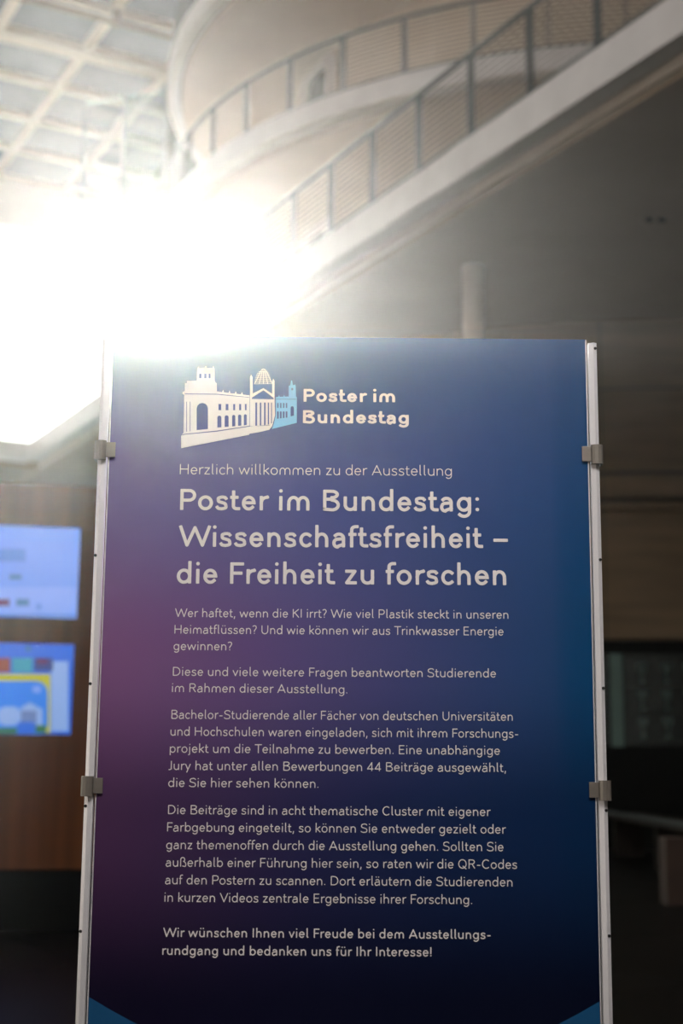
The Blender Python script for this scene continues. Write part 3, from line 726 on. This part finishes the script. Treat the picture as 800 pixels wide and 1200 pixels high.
# emblem: parliament building drawn in flat shapes with cut-out windows
def flat(name, outer, holes, mt, lay=LAY):
    cu = bpy.data.curves.new(name, 'CURVE'); cu.dimensions = '2D'; cu.fill_mode = 'BOTH'
    for loop in [outer]+holes:
        sp_ = cu.splines.new('POLY'); sp_.points.add(len(loop)-1); sp_.use_cyclic_u = True
        for i, (x, y) in enumerate(loop):
            p = aty(x, y, PY-lay); sp_.points[i].co = (p[0], p[2], 0, 1)
    t = bpy.data.objects.new(name, cu); COL.objects.link(t); bpy.context.view_layer.update()
    dg = bpy.context.evaluated_depsgraph_get(); me = bpy.data.meshes.new_from_object(t.evaluated_get(dg)); bpy.data.objects.remove(t)
    for v in me.vertices: v.co = (v.co.x, PY-lay, v.co.y)
    me.materials.clear(); me.materials.append(mt)
    o = bpy.data.objects.new(name, me); COL.objects.link(o); o.parent = panel_; pr.append(o); return o
def Z(pts): return [(190+x/4.706, 425+y/4.706) for x, y in pts]
def arched(x0, x1, yb0, yb1, yt):
    m = (x0+x1)/2; r = (x1-x0)/2; o = [(x0, yb0), (x1, yb1)]
    for k_ in range(7): a = math.pi*k_/6; o.append((m+r*math.cos(a), yt+r-r*math.sin(a)))
    return Z(o)
def qd(x0, y0, x1, y1): return Z([(x0, y0), (x1, y0), (x1, y1), (x0, y1)])
wing = [(108, 398), (117, 386), (121, 178), (112, 172), (112, 162), (124, 156), (126, 112), (134, 112), (136, 100), (190, 100), (194, 30), (200, 22), (204, 30), (236, 30), (240, 18), (246, 30), (278, 30), (282, 20), (288, 32), (290, 100), (296, 112), (300, 112), (302, 158), (330, 162), (336, 150), (341, 163), (366, 166), (371, 154), (376, 168), (400, 170), (406, 158), (411, 172), (434, 174), (440, 162), (445, 176), (482, 180), (482, 348), (300, 375), (250, 380), (117, 394)]
holes = [arched(190, 252, 372, 366, 222)]
for k_, (xa, xb) in enumerate(((304, 326), (344, 366), (385, 403), (418, 436), (450, 466))):
    holes.append(arched(xa, xb, 358-3*k_, 356-3*k_, 292-2*k_))
    holes.append(qd(xa+6, 228, xb-1, 262))
holes += [qd(204, 60, 216, 86), qd(232, 60, 244, 86), qd(256, 60, 266, 86)]
holes += [Z([(125, 170), (300, 172), (480, 190), (480, 193), (300, 176), (125, 174)]), Z([(133, 215), (136, 215), (136, 380), (133, 380)]), Z([(152, 215), (155, 215), (155, 378), (152, 378)])]
flat('building_wing', Z(wing), holes, M['text'])
flat('building_base', Z([(104, 472), (104, 402), (120, 397), (300, 380), (484, 352), (590, 346), (612, 330), (606, 350), (590, 370), (530, 384), (482, 392), (478, 398)]), [], M['text'])
port = [(484, 350), (484, 80), (490, 66), (498, 80), (499, 170), (558, 140), (606, 172), (607, 100), (612, 88), (619, 100), (619, 200), (622, 290), (612, 328), (590, 344)]
slots = [Z([(x, 220), (x+w_, 220), (x+w_, 352-3*i), (x, 354-3*i)]) for i, (x, w_) in enumerate(((499, 0), (513, 10), (538, 8), (561, 9), (582, 7), (600, 5))) if w_]
flat('building_portico', Z(port), [Z([(494, 193), (558, 152), (614, 194), (614, 202), (494, 200)])]+slots, M['text'])
dome = []
for k_ in range(9):
    y0 = 46+k_*8.5; hw = 52*math.sqrt(max(0, 1-((118-y0)/84)**2)); dome.append((y0, hw))
for i, (y0, hw) in enumerate(dome): flat('dome_rib', Z([(558-hw, y0+2), (558+hw*.85, y0), (558+hw*.85, y0+2.6), (558-hw, y0+4.6)]), [], M['text'])
for q in (-.62, -.3, 0, .3, .62): flat('dome_rib', Z([(557+q*22, 44), (560+q*22, 44), (560+q*80, 118), (556+q*80, 118)]), [], M['text'])
flat('dome_rib', Z([(545, 38), (558, 33), (571, 38), (571, 42), (558, 38), (545, 42)]), [], M['text'])
bh = []
for xa in (634, 650, 666, 682): bh += [qd(xa, 222, xa+7, 250), arched(xa-1, xa+8, 310-(xa-630)*.12, 309-(xa-630)*.12, 268)]
bh += [qd(712, 140, 722, 152), arched(708, 726, 296, 292, 240), Z([(628, 200), (738, 200), (738, 203), (628, 203)])]
flat('building_blue_wing', Z([(626, 290), (626, 190), (640, 188), (644, 178), (648, 188), (668, 187), (672, 177), (676, 187), (697, 186), (697, 128), (706, 124), (710, 100), (716, 96), (720, 122), (728, 124), (732, 118), (736, 128), (738, 188), (742, 190), (742, 332), (604, 366), (614, 340)]), bh, M['bluep'])
for o in pr: o.matrix_parent_inverse = Matrix.Translation(-Vector(stand.location)) if False else Matrix()
# panel_ carries a parent inverse, its own children are modelled in panel space = world space

# ------------------------------------------------------------------ added scattering volume, lit by the sun in place of lens glare
hz = bpy.data.materials.new('glare_volume'); hz.use_nodes = True; nt = hz.node_tree; nt.nodes.clear()
out = nt.nodes.new('ShaderNodeOutputMaterial'); vsn = nt.nodes.new('ShaderNodeVolumeScatter'); vsn.inputs['Density'].default_value = .0049; vsn.inputs['Anisotropy'].default_value = .892
vsn.inputs['Color'].default_value = (1, 1, 1, 1)
nt.links.new(vsn.outputs[0], out.inputs['Volume'])
HZ = tag(MB().bx(-4.5, 4.5, -1.5, 2.66, .02, 6.9).build('glare_veil', hz), 'added scattering volume around the poster, standing in for lens glare', 'glare_veil', kind='stuff')
S.cycles.volume_bounces = 0; S.cycles.max_bounces = 6; S.cycles.diffuse_bounces = 4; S.cycles.transparent_max_bounces = 16
S.cycles.caustics_reflective = False; S.cycles.caustics_refractive = False; S.cycles.sample_clamp_indirect = 4.0
